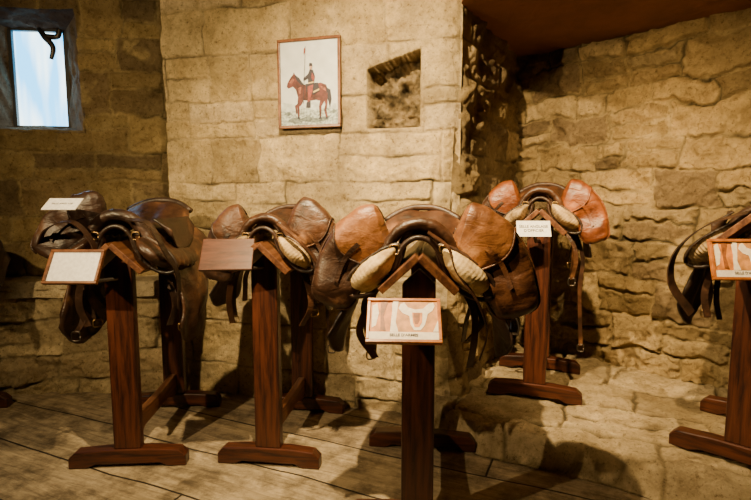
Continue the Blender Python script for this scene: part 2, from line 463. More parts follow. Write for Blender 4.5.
# ------------------------------------------------------------------ floor
def floor_mat():
    m, nt, b = new_mat("worn_floor_planks")
    tc = N(nt, "ShaderNodeTexCoord"); mp = N(nt, "ShaderNodeMapping")
    mp.inputs["Rotation"].default_value = (0, 0, math.radians(24)); mp.inputs["Location"].default_value = (.4, .12, 0)
    nt.links.new(tc.outputs["Object"], mp.inputs[0])
    br = N(nt, "ShaderNodeTexBrick", offset=.37, squash=1.0)
    br.inputs["Scale"].default_value = 1.0; br.inputs["Brick Width"].default_value = 3.1; br.inputs["Row Height"].default_value = .33
    br.inputs["Mortar Size"].default_value = .006; br.inputs["Mortar Smooth"].default_value = .5
    br.inputs["Color1"].default_value = (.38, .3, .2, 1); br.inputs["Color2"].default_value = (.54, .44, .29, 1)
    br.inputs["Mortar"].default_value = (.03, .02, .012, 1)
    dn = N(nt, "ShaderNodeTexNoise", Scale=1.5, Detail=2.)
    nt.links.new(mp.outputs[0], dn.inputs["Vector"])
    vm = N(nt, "ShaderNodeVectorMath", operation='MULTIPLY_ADD'); vm.inputs[1].default_value = (.03, .08, 0)
    nt.links.new(dn.outputs["Color"], vm.inputs[0]); nt.links.new(mp.outputs[0], vm.inputs[2])
    nt.links.new(vm.outputs[0], br.inputs["Vector"])
    mp2 = N(nt, "ShaderNodeMapping"); mp2.inputs["Scale"].default_value = (1.2, 12, 1)
    nt.links.new(mp.outputs[0], mp2.inputs[0])
    n1 = N(nt, "ShaderNodeTexNoise", Scale=2.2, Detail=10., Roughness=.74, Distortion=.9)
    n2 = N(nt, "ShaderNodeTexNoise", Scale=4.4, Detail=10., Roughness=.76)
    nt.links.new(mp2.outputs[0], n1.inputs["Vector"]); nt.links.new(tc.outputs["Object"], n2.inputs["Vector"])
    cr = N(nt, "ShaderNodeValToRGB")
    cr.color_ramp.elements[0].position = .34; cr.color_ramp.elements[0].color = (.46, .43, .39, 1)
    cr.color_ramp.elements[1].position = .66; cr.color_ramp.elements[1].color = (1.2, 1.18, 1.14, 1)
    nt.links.new(n1.outputs["Fac"], cr.inputs[0])
    cr2 = N(nt, "ShaderNodeValToRGB")
    cr2.color_ramp.elements[0].position = .4; cr2.color_ramp.elements[0].color = (.4, .38, .35, 1)
    cr2.color_ramp.elements[1].position = .57; cr2.color_ramp.elements[1].color = (1.1, 1.1, 1.08, 1)
    nt.links.new(n2.outputs["Fac"], cr2.inputs[0])
    a = N(nt, "ShaderNodeMix", data_type='RGBA', blend_type='MULTIPLY'); a.inputs[0].default_value = 1
    c = N(nt, "ShaderNodeMix", data_type='RGBA', blend_type='MULTIPLY'); c.inputs[0].default_value = 1
    nt.links.new(br.outputs["Color"], a.inputs[6]); nt.links.new(cr.outputs[0], a.inputs[7])
    nt.links.new(a.outputs[2], c.inputs[6]); nt.links.new(cr2.outputs[0], c.inputs[7])
    nt.links.new(c.outputs[2], b.inputs["Base Color"])
    b.inputs["Roughness"].default_value = .78
    sb = N(nt, "ShaderNodeMath", operation='SUBTRACT'); nt.links.new(n1.outputs["Fac"], sb.inputs[0]); nt.links.new(br.outputs["Fac"], sb.inputs[1])
    bp = N(nt, "ShaderNodeBump", Strength=.8, Distance=.016)
    nt.links.new(sb.outputs[0], bp.inputs["Height"]); nt.links.new(bp.outputs[0], b.inputs["Normal"])
    return m
fl = mesh_obj("floor", [(-3.6, -1.7, 0), (2.9, -1.7, 0), (2.9, 4, 0), (-3.6, 4, 0)], [[0, 1, 2, 3]], floor_mat())
tag(fl, "worn wide dusty wooden floor planks", "floor", "structure")
X, Y = np.meshgrid(np.linspace(.0, 2.85, 340), np.linspace(.6, 3.9, 400))
front = [(.12, 3.6), (.14, 2.84), (.3, 2.62), (.5, 2.34), (1.05, 2.06), (1.45, 1.72), (1.9, 1.2), (3.2, .9)]
dist = np.full(X.shape, 9.)
for (ax, ay), (bx, by) in zip(front[:-1], front[1:]):
    ex, ey = bx-ax, by-ay; t = np.clip(((X-ax)*ex+(Y-ay)*ey)/(ex*ex+ey*ey), 0, 1)
    dist = np.minimum(dist, np.hypot(X-ax-t*ex, Y-ay-t*ey))
fx = np.array([p[0] for p in front]); fy = np.array([p[1] for p in front])
inside = Y > np.interp(X, fx[1:], fy[1:])
inside &= X > np.interp(-Y, -fy, fx)
sd = np.where(inside, dist, -dist)+.025*fbm(X, Y, .3, 2, 4)
ca, sa = math.cos(-.45), math.sin(-.45)
U_, W_ = X*ca+Y*sa, -X*sa+Y*ca
hL, CL = masonry(U_, W_, 79, (.28, .46), (.32, .7), .005, .012, .02, ((.7, .56, .35), (.76, .61, .38), (.62, .49, .3)), (.48, .37, .21), .022, vary=.35, grime=.7, gw=.006, tilt=.006, wob=.016, edge=.012, smear=.1)
Z = .12*sstep((sd+.01)/.045)+(hL+.006)*sstep(sd/.05)+.01*fbm(X, Y, .5, 9, 3)*sstep(sd/.1)-.03*(sd < -.03)
P = np.stack([X, Y, Z], -1)
keep = (sd[:-1, :-1] > -.05)
st = grid_mesh("trim_3", P, CL, M_STONE, keep); tag(st, "raised worn stone step along the wall", "step", "structure")
LEDGE = .136
def poly(name, pts, mat, label, cat):
    ob = mesh_obj(name, pts, [list(range(len(pts)))], mat); tag(ob, label, cat, "structure"); return ob
M_CEIL = leather("brown_ceiling_board", (.15, .058, .02), (.25, .1, .036), .8, 1.5)
M_PLAS = flat("dim_limestone", (.045, .035, .026), .9, bump=.4)
prism("ceiling", [(.45, 2.74), (1.06, 3.85), (2.9, 2.2), (2.9, .2), (.45, .2)], 'z', 2.26, 2.36, M_CEIL, None, 0)
tag(bpy.data.objects["ceiling"], "low brown boarded ceiling over the alcove", "ceiling", "structure")
poly("ceiling_main", [(-3.6, -1.7, 3.1), (2.9, -1.7, 3.1), (2.9, 4, 3.1), (-3.6, 4, 3.1)], M_PLAS, "high stone vault above the room", "ceiling")
poly("wall_front", [(-3.6, -1.7, 0), (2.9, -1.7, 0), (2.9, -1.7, 3.1), (-3.6, -1.7, 3.1)], M_PLAS, "plain stone wall of the room", "wall")
poly("wall_far_left", [(-3.5, -1.7, 0), (-3.5, 3.6, 0), (-3.5, 3.6, 3.1), (-3.5, -1.7, 3.1)], M_PLAS, "plain stone wall of the room", "wall")
poly("wall_far_right", [(2.7, -1.7, 0), (2.7, 2.6, 0), (2.7, 2.6, 3.1), (2.7, -1.7, 3.1)], M_PLAS, "plain stone wall of the room", "wall")

# ------------------------------------------------------------------ text
def text_mesh(txt, size, mat, parent, loc_, rot=None, name="lettering", bold=0.):
    cu = bpy.data.curves.new("t", 'FONT'); cu.body = txt; cu.size = size; cu.align_x = 'CENTER'; cu.align_y = 'CENTER'; cu.space_line = 1.1; cu.offset = bold
    to = bpy.data.objects.new("t", cu); COL.objects.link(to)
    dg = bpy.context.evaluated_depsgraph_get(); dg.update()
    me = bpy.data.meshes.new_from_object(to.evaluated_get(dg))
    bpy.data.objects.remove(to)
    me.materials.clear(); me.materials.append(mat)
    ob = bpy.data.objects.new(name, me); COL.objects.link(ob); ob.parent = parent
    ob.location = loc_; ob.rotation_euler = rot or (0, 0, 0)
    return ob

def picture_polys(shapes, w, h, zoff=.0008):
    V = []; F = []; mi = []
    for k, (pts, m) in enumerate(shapes):
        o_ = len(V); V += [((x-.5)*w, (y-.5)*h, k*zoff) for x, y in pts]
        F.append([o_+i for i in range(len(pts))]); mi.append(m)
    return V, F, mi

PHM = [flat("card_paper", (.9, .78, .62), .5), flat("print_orange", (.72, .25, .045), .5, var=.4, scale=30), flat("print_cream", (.92, .82, .68), .5),
       flat("print_tan", (.66, .3, .09), .5, var=.4, scale=30), flat("print_rust", (.3, .1, .03), .5, var=.5, scale=50)]
def sign(parent, cx, cy, cz, w, h, tilt, yaw, kind, txt):
    fw = .012
    if kind == 'plain':
        V, F = boxvf((0, 0, -.006), (w, h, .014))
        fr = mesh_obj("sign_panel", V, F, M_PLAQ, parent); bevel(fr, .003)
        tag(fr, "bare reddish wooden sign board")
    elif kind == 'bare':
        V, F = boxvf((0, 0, 0), (w, h, .003))
        fr = mesh_obj("sign_panel", V, F, M_WHITE, parent)
    else:
        V, F = merge(boxvf((0, 0, -.008), (w-.004, h-.004, .01)), boxvf((0, h/2, 0), (w+fw, fw, .018)), boxvf((0, -h/2, 0), (w+fw, fw, .018)),
                     boxvf((w/2, 0, 0), (fw, h-fw, .018)), boxvf((-w/2, 0, 0), (fw, h-fw, .018)))
        fr = mesh_obj("sign_panel", V, F, M_FRAME if kind == 'photo' else M_PFRAME, parent); bevel(fr, .002)
    fr.location = (cx, cy, cz); fr.rotation_euler = (PI/2-tilt, 0, yaw)
    if kind == 'white':
        V, F = boxvf((0, 0, -.001), (w-.008, h-.008, .003))
        mesh_obj("card", V, F, M_WHITE, fr)
    if kind == 'photo':
        def ic(x0, x1, y0, y1, P_): return [(x0+(x1-x0)*a, y0+(y1-y0)*b) for a, b in P_]
        seat_ = [(.0, .78), (.06, .95), (.16, 1), (.26, .82), (.45, .74), (.68, .78), (.84, .97), (.96, 1), (1, .88), (.93, .7), (.8, .58), (.72, .2), (.6, 0), (.42, .0), (.33, .2), (.3, .5), (.12, .6)]
        flap_ = [(.36, .66), (.7, .66), (.68, .25), (.58, .06), (.44, .06), (.38, .25)]
        sh = [([(0, 0), (1, 0), (1, 1), (0, 1)], 0), ([(.0, .2), (.34, .2), (.32, 1), (.0, 1)], 1), (ic(.03, .13, .3, .95, [(0, 0), (.6, .1), (1, .6), (.7, 1), (0, .9)]), 2),
              ([(.16, .25), (.24, .22), (.2, .6), (.26, .98), (.15, .98)], 4),
              ([(.34, .2), (1, .2), (1, 1), (.36, 1)], 3), ([(.3, .2), (.42, .2), (.38, .45), (.42, 1), (.34, 1)], 2),
              (ic(.42, .96, .24, .96, seat_), 2), (ic(.46, .91, .28, .9, flap_), 1), (ic(.54, .82, .36, .84, flap_), 4), ([(.92, .2), (1, .2), (1, .5)], 2),
              ([(.0, .0), (1, 0), (1, .18), (0, .18)], 2)]
        V, F, mi = picture_polys(sh, w-.01, h-.01)
        c = mesh_obj("card", V, F, PHM, fr, mi=mi); c.location.z = .001
    if txt:
        text_mesh(txt, .014 if kind == 'photo' else .02, M_INK, fr, (0, -h*.5+.02 if kind == 'photo' else 0, .0105 if kind == 'photo' else .003), bold=.0002)
    return fr

# ------------------------------------------------------------------ saddle stand
def make_stand(loc_, rz, L, post_top=.985, fw=.53, sgn_kw=None, label=""):
    e = empty("saddle_stand", loc_, rz); tag(e, label, "saddle stand", group="saddle stands")
    h = fw/2
    fp = [(-h, 0), (-h, .05), (-h+.03, .078), (-.1, .088), (.1, .088), (h-.03, .078), (h, .05), (h, 0), (h-.08, 0), (h-.12, .018), (-h+.12, .018), (-h+.08, 0)]
    prism("foot", fp, 'y', -.032, .032, M_WOODX, e, .006)
    prism("foot", fp, 'y', L-.032, L+.032, M_WOODX, e, .006)
    pw = .06
    gable = [(-pw, .088), (pw, .088), (pw, .94), (0, post_top+.01), (-pw, .94)]
    prism("post", gable, 'y', -.025, .025, M_WOOD, e, .005)
    prism("post", gable, 'y', L-.025, L+.025, M_WOOD, e, .005)
    sp = [(.025, .095), (.1, .095), (.16, .12), (L-.16, .12), (L-.1, .095), (L-.025, .095), (L-.025, .21), (L*.6, .2), (L*.4, .2), (.025, .21)]
    prism("stretcher", sp, 'x', -.018, .018, M_WOODY, e, .004)
    for sg in (-1, 1):
        c = Vector((sg*.068, L/2-.02, .985))
        rot = Matrix.Rotation(sg*math.radians(43), 3, 'Y')
        V, F = boxvf(c, (.175, L+.16, .026), rot)
        ob = mesh_obj("rail_board", V, F, M_WOODY, e); fixn(ob); bevel(ob, .003)
    if sgn_kw:
        k = dict(sgn_kw); ax = k['cx']; ay = k['cy']; az = k['cz']
        V, F = tube([Vector((0, -.03, az-.07)), Vector((ax*.5, ay*.6-.005, az-.07)), Vector((ax, ay+.02, az-.02))], .009, 8)
        mesh_obj("sign_arm", V, F, M_IRON, e)
        sign(e, **k)
    return e

# ------------------------------------------------------------------ saddle
def holster(e, sg, mb, ml, size=1., T=(.12, .03, .115), Bp=(.335, -.03, -.17), wmul=1., cr=.014, lidlen=.4, thin=1.):
    T = Vector((sg*T[0], T[1], T[2])); Bq = Vector((sg*Bp[0], Bp[1], Bp[2])); mid = (T+Bq)/2+Vector((sg*.04, 0, .04))
    path = catmull([T, T*.62+mid*.38+Vector((sg*.01, 0, .014)), mid, mid*.4+Bq*.6, Bq], 8)
    ax = (Bq-T).normalized()
    hw = [(0, .04), (.012, .062), (.04, .082), (.1, .1), (.2, .108), (.34, .106), (.5, .098), (.7, .089), (.85, .081), (.93, .072), (.975, .056), (1, .03)]
    ht = [(0, .012), (.03, .03), (.1, .048), (.25, .056), (.5, .05), (.75, .043), (.93, .032), (1, .012)]
    def body(s0, s1, inf, ex=2.6, n=40, steps=36, slant=0):
        rings = []
        m = len(path)-1
        for i in range(steps+1):
            s = s0+(s1-s0)*i/steps
            ring = []
            for j in range(n):
                a = 2*PI*j/n
                cx = math.copysign(abs(math.cos(a))**(2/ex), math.cos(a)); cy = math.copysign(abs(math.sin(a))**(2/ex), math.sin(a))
                ss = s
                if slant and s > s0+(s1-s0)*.55: ss = s+slant*(1-cx*cx)*(s-s0-(s1-s0)*.55)/((s1-s0)*.45)
                ss = max(0, min(1, ss))
                f = ss*m; k = min(int(f), m-1); p = path[k].lerp(path[k+1], f-k)
                ta = (path[min(k+1, m)]-path[max(k-1, 0)]).normalized(); tb = (path[min(k+2, m)]-path[k]).normalized()
                t = ta.lerp(tb, f-k).normalized()
                e2 = Vector((0, 1, 0))-t*t.y; e2.normalize(); e1 = t.cross(e2).normalized()
                w = interp(ss, hw)*size*wmul+inf; d = interp(ss, ht)*size*thin+inf
                dent = .34*math.exp(-((ss-.57)/.09)**2)+.05*math.sin(ss*30+cx*3)*(ss > .42)
                d2 = d*(1-dent*max(0, -cy))
                ring.append(p+e1*cx*w+e2*cy*d2)
            rings.append(ring)
        return rings
    V, F = rings_mesh(body(0, 1, 0))
    hb = mesh_obj("holster", V, F, mb, e, True); fixn(hb); crease(hb, cr, .09, 3)
    r = body(0, lidlen, .008, slant=.1)
    V, F = rings_mesh(r)
    lid = mesh_obj("holster_lid", V, F, ml, hb, True); fixn(lid); crease(lid, cr, .09, 3)
    lid["label"] = "worn lighter leather lid"
    ring = r[-1]
    V, F = tube([Vector(p) for p in ring]+[Vector(ring[0])], .0045, 6, up=ax)
    full = body(0, 1, .002)
    V, F = merge((V, F), tube([Vector(q[0]) for q in full], .0045, 6), tube([Vector(q[20]) for q in full], .0045, 6))
    mesh_obj("piping", V, F, mb, hb, True)
    tab = [Vector(q[30])-Vector((0, .004, 0)) for q in body(lidlen-.04, .7, .006, steps=14)]
    V, F = ribbon(tab, .018, .004, ax.cross(Vector((0, 1, 0))))
    mesh_obj("closing_strap", V, F, mb, hb)
    return hb

def make_saddle(loc_, rz, cfg, label):
    e = empty("saddle", loc_, rz); tag(e, label, "saddle", group="saddles on wooden stands")
    s = cfg.get('s', 1.); e.scale = (s, s, s)
    md, mm, mt, mc = cfg['dark'], cfg['mid'], cfg['tan'], cfg['cream']
    rnd = random.Random(cfg.get('seed', 1))
    Ls = cfg.get('L', .5)
    ny, nx = 26, 25; V = []; F = []
    zt = cfg.get('zt', [(0, .125), (.1, .13), (.2, .11), (.4, .08), (.62, .08), (.8, .115), (.93, .16), (1, .175)])
    wt = [(0, .085), (.15, .085), (.35, .1), (.6, .15), (.85, .19), (1, .165)]
    for i in range(ny):
        t = i/(ny-1)
        for j in range(nx):
            a = -1+2*j/(nx-1); w = interp(t, wt)
            z = interp(t, zt)-(.085-.03*t)*abs(a)**2.2-.012*math.exp(-(a/.25)**2)*(t > .15)
            V.append((a*w, t*Ls-(.05*abs(a)**2)*(t > .6), z))
    F = [[i*nx+j, i*nx+j+1, (i+1)*nx+j+1, (i+1)*nx+j] for i in range(ny-1) for j in range(nx-1)]
    seat = mesh_obj("seat", V, F, cfg.get('seatm', mm), e, True); m_ = seat.modifiers.new("s", 'SOLIDIFY'); m_.thickness = .02; m_.offset = -1
    crease(seat, .01, .08, 2, 1)
    zc = zt[-1][1]
    pts = [Vector((a*.168, Ls-.05*abs(a)**2, zc-.06*abs(a)**2.2)) for a in [k/10 for k in range(-10, 11)]]
    V, F = tube(pts, .016, 10); mesh_obj("cantle", V, F, md, e, True)
    pr = cfg.get('pr', .03)
    pts = catmull([(-.165, .0, -.1), (-.125, -.01, .02), (-.075, -.015, .1), (0, -.015, .128), (.075, -.015, .1), (.125, -.01, .02), (.165, 0, -.1)], 8)
    V, F = tube(pts, pr, 12, flatn=.8)
    crease(mesh_obj("pommel", V, F, mm, e, True), .012, .06, 2, 1)
    pts = catmull([(-.105, -.035, -.08), (-.078, -.04, .01), (-.045, -.042, .06), (0, -.042, .078), (.045, -.042, .06), (.078, -.04, .01), (.105, -.035, -.08)], 8)
    V, F = tube(pts, .013, 8, flatn=.8); mesh_obj("gullet_trim", V, F, md, e, True)
    ps = cfg.get('ps', 1.)
    for sg in (-1, 1):
        rings = []; n = 32
        e1 = Vector((sg*.74, 0, -.67)); e2 = Vector((sg*.67, 0, .74)); fy = -.12
        pc_ = Vector((sg*cfg.get('px', .152), 0, -.048))
        def alm(a):
            c_, s_ = math.cos(a), math.sin(a)
            return e1*(.13*c_)+e2*(.055*math.copysign(abs(s_)**1.15, s_)*(1+.2*c_)+.01*c_*c_)
        for i in range(31):
            t = i/30; k = max(.05, (1-abs(2*t-1)**2.8))**.5
            c = pc_+Vector((0, fy+t*(Ls+.02), .012*math.cos(t*5)))
            rb = 1+cfg.get('rib', .04)*math.sin(t*60)
            rings.append([c+alm(2*PI*j/n)*k*rb*ps for j in range(n)])
        V, F = rings_mesh(rings); p = mesh_obj("panel", V, F, mc, e, True); fixn(p); crease(p, .012, .05, 2)
        if mc in (M_CREAM, M_CREAMD, M_CREAMR): p["label"] = "stuffed cream linen pad"
        pts = [pc_+Vector((0, fy+.085, .0))+alm(a)*.99*ps for a in [2*PI*k/32 for k in range(33)]]
        V, F = tube(pts, .009, 6); mesh_obj("pad_edging", V, F, md, e, True)
    D_ = cfg.get('flap', .4)
    for sg in (-1, 1):
        DD = D_*(cfg.get('flapr', 1) if sg > 0 else 1)
        fo = cfg.get('fo', .21)
        nu, nv = 26, 26; V = []
        for i in range(nu):
            u = i/(nu-1)
            cu = (u-.42)/.62; shape = max(.25, 1-abs(cu)**2.6)**.55
            for j in range(nv):
                v = j/(nv-1)
                y = .02+u*(Ls-.08)-.09*v*v*(1-u)+(.03*v)
                x = .09+.055*math.sin(min(1, u*1.3)*PI/2)*(1-v)+fo*v**.75+cfg.get('flare', .05)*v*(1-v)
                z = .075-DD*v*shape
                x += .012*math.sin(u*9+cfg.get('seed', 1))*v+.01*math.sin(v*8+u*4+sg)
                V.append((sg*x, y, z))
        F = [[i*nv+j, i*nv+j+1, (i+1)*nv+j+1, (i+1)*nv+j] for i in range(nu-1) for j in range(nv-1)]
        f = mesh_obj("flap", V, F, cfg.get('flapm', md), e, True); fixn(f)
        q = f.modifiers.new("s", 'SOLIDIFY'); q.thickness = .009; q.offset = 0
        crease(f, cfg.get('fcr', .018), .1, 2)
        V = []
        for i in range(14):
            u = i/13; sh = max(.1, 1-abs(2*u-1)**3)**.5
            for j in range(10):
                v = j/9
                V.append((sg*(.098+.05*math.sin(min(1, u*1.3)*PI/2)*(1-v)+.085*v+.03), .05+u*(Ls-.2), .105-.16*v*sh))
        F = [[i*10+j, i*10+j+1, (i+1)*10+j+1, (i+1)*10+j] for i in range(13) for j in range(9)]
        f = mesh_obj("skirt", V, F, mm, e, True); q = f.modifiers.new("s", 'SOLIDIFY'); q.thickness = .007; q.offset = 0
    hm = cfg.get('hbs')
    for sg in cfg.get('hol', (-1, 1)):
        kw = dict(cfg.get('hk', {})); kw.update(cfg.get('hkl' if sg < 0 else 'hkr', {}))
        holster(e, sg, (hm[0] if sg < 0 else hm[1]) if hm else mm, mt, cfg.get('hs', 1.), **kw)
    for sg in (-1, 1):
        for k, (yy, ln, xo) in enumerate(cfg.get('straps', ((.04, .42, .2), (.14, .38, .22), (.24, .4, .2)))):
            ln2 = ln+rnd.uniform(-.05, .05)
            pts = catmull([(sg*(xo-.06), yy, -.08), (sg*xo, yy-.01, -.2), (sg*(xo+.005+rnd.uniform(-.02, .02)), yy-.02, -ln2*.75), (sg*(xo-.01+rnd.uniform(-.03, .03)), yy, -ln2)], 7)
            vf = ribbon(pts, .03, .004, (1, .7, 0) if k < 2 else (.7, 1, 0))
            g_ = mesh_obj("girth_strap", vf[0], vf[1], md if k else mm, e)
            if k == 1:
                V, F = buckle(tuple(pts[-1]+Vector((0, -.004, -.012))), .042, .036, .0032, .6)
                mesh_obj("buckle", V, F, M_BRASS, g_, True)
    for sg in (-1, 1):
        V, F = buckle((sg*.088, -.05, .035), .034, .034, .003); mesh_obj("ring", V, F, M_BRASS, e, True)
    for k, (P_, w_) in enumerate(cfg.get('drape', ())):
        pts = catmull(P_, 8)
        V, F = ribbon(pts, w_, .005, (.15, 1, .25)); rg = mesh_obj("draped_strap", V, F, (mm, md, cfg.get('flapm', md))[k % 3], e, False)
    for st_ in cfg.get('long', ()):
        pts = catmull(st_['p'], 8)
        V, F = ribbon(pts, st_.get('w', .024), .004, st_.get('d', (1, .3, 0)))
        o_ = mesh_obj("stirrup_strap", V, F, st_.get('m', mm), e)
        end = Vector(st_['p'][-1])
        if st_.get('iron'):
            arch = catmull([end+Vector(v) for v in ((-.055, 0, -.14), (-.062, 0, -.1), (-.045, 0, -.04), (0, 0, -.005), (.045, 0, -.04), (.062, 0, -.1), (.055, 0, -.14))], 5)
            V, F = merge(tube(arch, .006, 8), boxvf(end+Vector((0, 0, -.143)), (.125, .045, .009)), buckle(tuple(end+Vector((0, 0, .008))), .03, .026, .004))
            mesh_obj("stirrup", V, F, M_IRON, o_, True)
        else:
            V, F = buckle(tuple(end+Vector((0, 0, -.015))), .04, .045, .0035)
            mesh_obj("buckle", V, F, M_IRON, o_, True)
    return e

LD = leather("dark_brown_leather", (.010, .005, .003), (.042, .018, .009), .4, 8, (.11, .05, .023), .63, .4)
LD2 = leather("blackened_leather", (.007, .004, .003), (.03, .015, .008), .36, 8, (.08, .04, .02), .65, .4)
LM = leather("brown_leather", (.018, .008, .004), (.078, .03, .012), .36, 7, (.19, .085, .033), .62)
LT = leather("tan_leather", (.08, .027, .009), (.27, .105, .032), .36, 8, (.45, .215, .082), .62, .4)
LTO = leather("orange_tan_leather", (.07, .017, .004), (.2, .055, .011), .34, 8, (.36, .12, .028), .62, .4)
LTD = leather("worn_brown_leather", (.022, .009, .004), (.1, .039, .015), .38, 8, (.26, .12, .05), .61, .4)
LMR = leather("reddish_brown_leather", (.025, .009, .004), (.12, .043, .014), .35, 7, (.3, .13, .046), .6, .4)
LDK = leather("dark_scuffed_leather", (.012, .005, .003), (.055, .022, .009), .36, 7, (.17, .075, .03), .62, .4)

RG = 1.045
def on_stand(base, rz, z, y0=.0):
    c, s_ = math.cos(rz), math.sin(rz)
    return (base[0]-s_*y0, base[1]+c*y0, base[2]+z)

b1 = (-1.155, 2.24, 0); r1 = math.radians(4)
make_stand(b1, r1, .66, sgn_kw=dict(cx=-.12, cy=-.15, cz=.96, w=.215, h=.145, tilt=math.radians(32), yaw=math.radians(-4), kind='white', txt=None),
           label="dark wooden saddle stand with a framed white card")
make_saddle(on_stand(b1, r1, RG, .02), r1, dict(dark=LD2, mid=LD, tan=LD, cream=LDK, flap=.58, hol=(-1,), hbs=(LD, LD), hs=.92, L=.56, flare=.18, fo=.17, seed=3, pr=.036,
            hk=dict(T=(.08, .06, .13), Bp=(.33, -.02, -.06), cr=.03, lidlen=.3, thin=.8), flapm=LDK, fcr=.026, ps=.95, seatm=LDK,
            zt=[(0, .13), (.1, .125), (.2, .1), (.4, .075), (.6, .09), (.8, .14), (.93, .185), (1, .19)],
            drape=(([(-.36, .0, -.02), (-.27, -.08, .07), (-.15, -.1, .1), (-.07, -.1, .0), (-.09, -.09, -.1)], .03),
                   ([(.06, -.06, .11), (.17, -.11, .09), (.23, -.1, -.03), (.26, -.04, -.14), (.25, .0, -.3)], .034)),
            long=({'p': [(-.2, .1, -.1), (-.21, .05, -.25), (-.2, .03, -.36), (-.23, .02, -.42)]},)), "very dark old leather saddle with long flaps")
b2 = (-.5, 2.25, 0); r2 = math.radians(-7)
make_stand(b2, r2, .6, fw=.49, sgn_kw=dict(cx=-.118, cy=-.14, cz=1.01, w=.22, h=.16, tilt=math.radians(40), yaw=math.radians(12), kind='plain', txt=None),
           label="dark wooden saddle stand with a bare reddish sign board")
make_saddle(on_stand(b2, r2, RG, .02), r2, dict(dark=LD, mid=LM, tan=LTD, cream=M_CREAMD, hbs=(LD, LDK), s=.9, seed=5, flap=.44,
            hkl=dict(T=(.1, .05, .1), Bp=(.27, .0, -.2)), hkr=dict(T=(.12, .05, .13), Bp=(.34, 0, -.21), wmul=1.14),
            drape=(([(.08, -.06, .1), (.19, -.1, .03), (.28, -.07, -.1), (.27, -.03, -.26)], .026),),
            long=({'p': [(.22, .25, -.1), (.25, .25, -.3), (.26, .24, -.45), (.28, .24, -.6)], 'w': .016},)),
            "dark brown military saddle with two holsters and soiled linen pads")
b3 = (.158, 1.79, 0); r3 = math.radians(-7)
make_stand(b3, r3, .62, sgn_kw=dict(cx=-.045, cy=-.15, cz=.838, w=.238, h=.165, tilt=math.radians(48), yaw=math.radians(4), kind='photo', txt="SELLE D'ARMES"),
           label="dark wooden saddle stand with a framed saddle picture sign")
make_saddle(on_stand(b3, r3, RG-.015, .02), r3, dict(dark=LD, mid=LM, tan=LT, cream=M_CREAM, hbs=(LDK, LMR), seed=8, flap=.47, fo=.23, hs=1.0, ps=1.02, px=.158, fcr=.026,  # left holster in darker leather than the right: its low light put into colour
            hk=dict(T=(.12, .03, .1), Bp=(.335, -.02, -.18)), hkr=dict(T=(.13, .03, .1), Bp=(.36, -.02, -.2), wmul=1.05),
            drape=(([(.03, -.06, .1), (.1, -.09, .05), (.13, -.1, -.03), (.2, -.11, -.13), (.24, -.07, -.25), (.22, -.03, -.36)], .02),)),
            "brown military saddle with tan-lidded holsters and cream linen pads")
b4 = (.885, 2.7, LEDGE); r4 = math.radians(-21)
make_stand(b4, r4, .5, fw=.5, sgn_kw=dict(cx=-.02, cy=-.17, cz=.955, w=.17, h=.085, tilt=math.radians(24), yaw=math.radians(18), kind='bare', txt="SELLE ANGLAISE\nD'OFFICIER"),
           label="dark wooden saddle stand with a small white card")
make_saddle(on_stand(b4, r4, RG, .02), r4, dict(dark=LD, mid=LM, tan=LTO, cream=M_CREAMD, hbs=(LDK, LTO), s=.86, seed=12, flap=.38, px=.14,
            hk=dict(T=(.13, .03, .1), Bp=(.34, -.02, -.19), wmul=.97), hkr=dict(lidlen=.32),
            long=({'p': [(.2, .1, -.1), (.26, .08, -.3), (.25, .06, -.5), (.27, .05, -.86)]}, {'p': [(.12, -.07, -.1), (.2, -.08, -.2), (.22, -.08, -.3), (.2, -.06, -.42)], 'm': LTD},
                  {'p': [(-.17, .2, -.1), (-.2, .17, -.35), (-.18, .12, -.7)], 'iron': True, 'w': .02})),
            "orange-brown leather saddle with two holsters standing on the stone step")
b5 = (1.535, 2.0, LEDGE); r5 = math.radians(-46)
make_stand(b5, r5, .52, sgn_kw=dict(cx=-.02, cy=-.14, cz=.875, w=.235, h=.15, tilt=math.radians(20), yaw=math.radians(42), kind='photo', txt="SELLE D'ARMES"),
           label="dark wooden saddle stand beside the rubble wall")
make_saddle(on_stand(b5, r5, RG-.1, .17), r5, dict(dark=LD2, mid=LD, tan=LTD, cream=M_CREAMR, hol=(), seed=21, flap=.52, L=.42, fo=.2, flare=.14, ps=1.08, rib=.1, px=.17,
            zt=[(0, .1), (.2, .09), (.4, .07), (.62, .07), (.8, .09), (1, .11)],
            drape=(([(-.05, -.07, .11), (-.19, -.12, .05), (-.3, -.12, -.07), (-.32, -.1, -.22), (-.24, -.06, -.36)], .06),)),
            "dark leather saddle with a long rounded flap")
b6 = (-2.28, 2.38, 0); r6 = math.radians(10)
make_stand(b6, r6, .5, fw=.34, label="dark wooden saddle stand under the small window")
make_saddle(on_stand(b6, r6, RG-.05, .02), r6, dict(dark=LD2, mid=LD, tan=LD, cream=LDK, hol=(), seed=31, flap=.36, L=.42, fo=.17, flare=.08, ps=.9,
            zt=[(0, .12), (.2, .1), (.4, .07), (.62, .06), (.8, .08), (1, .1)], straps=()), "plain dark leather saddle under the small window")

lc = empty("label_card", (-1.32, 2.12, 1.222)); tag(lc, "small white card lying on the dark saddle", "card")
lc.rotation_euler = (math.radians(38), 0, math.radians(-4))
V, F = boxvf((0, 0, 0), (.15, .075, .003)); mesh_obj("card", V, F, M_WHITE, lc)
text_mesh("SELLE ANGLAISE", .013, M_INK, lc, (0, 0, .003))

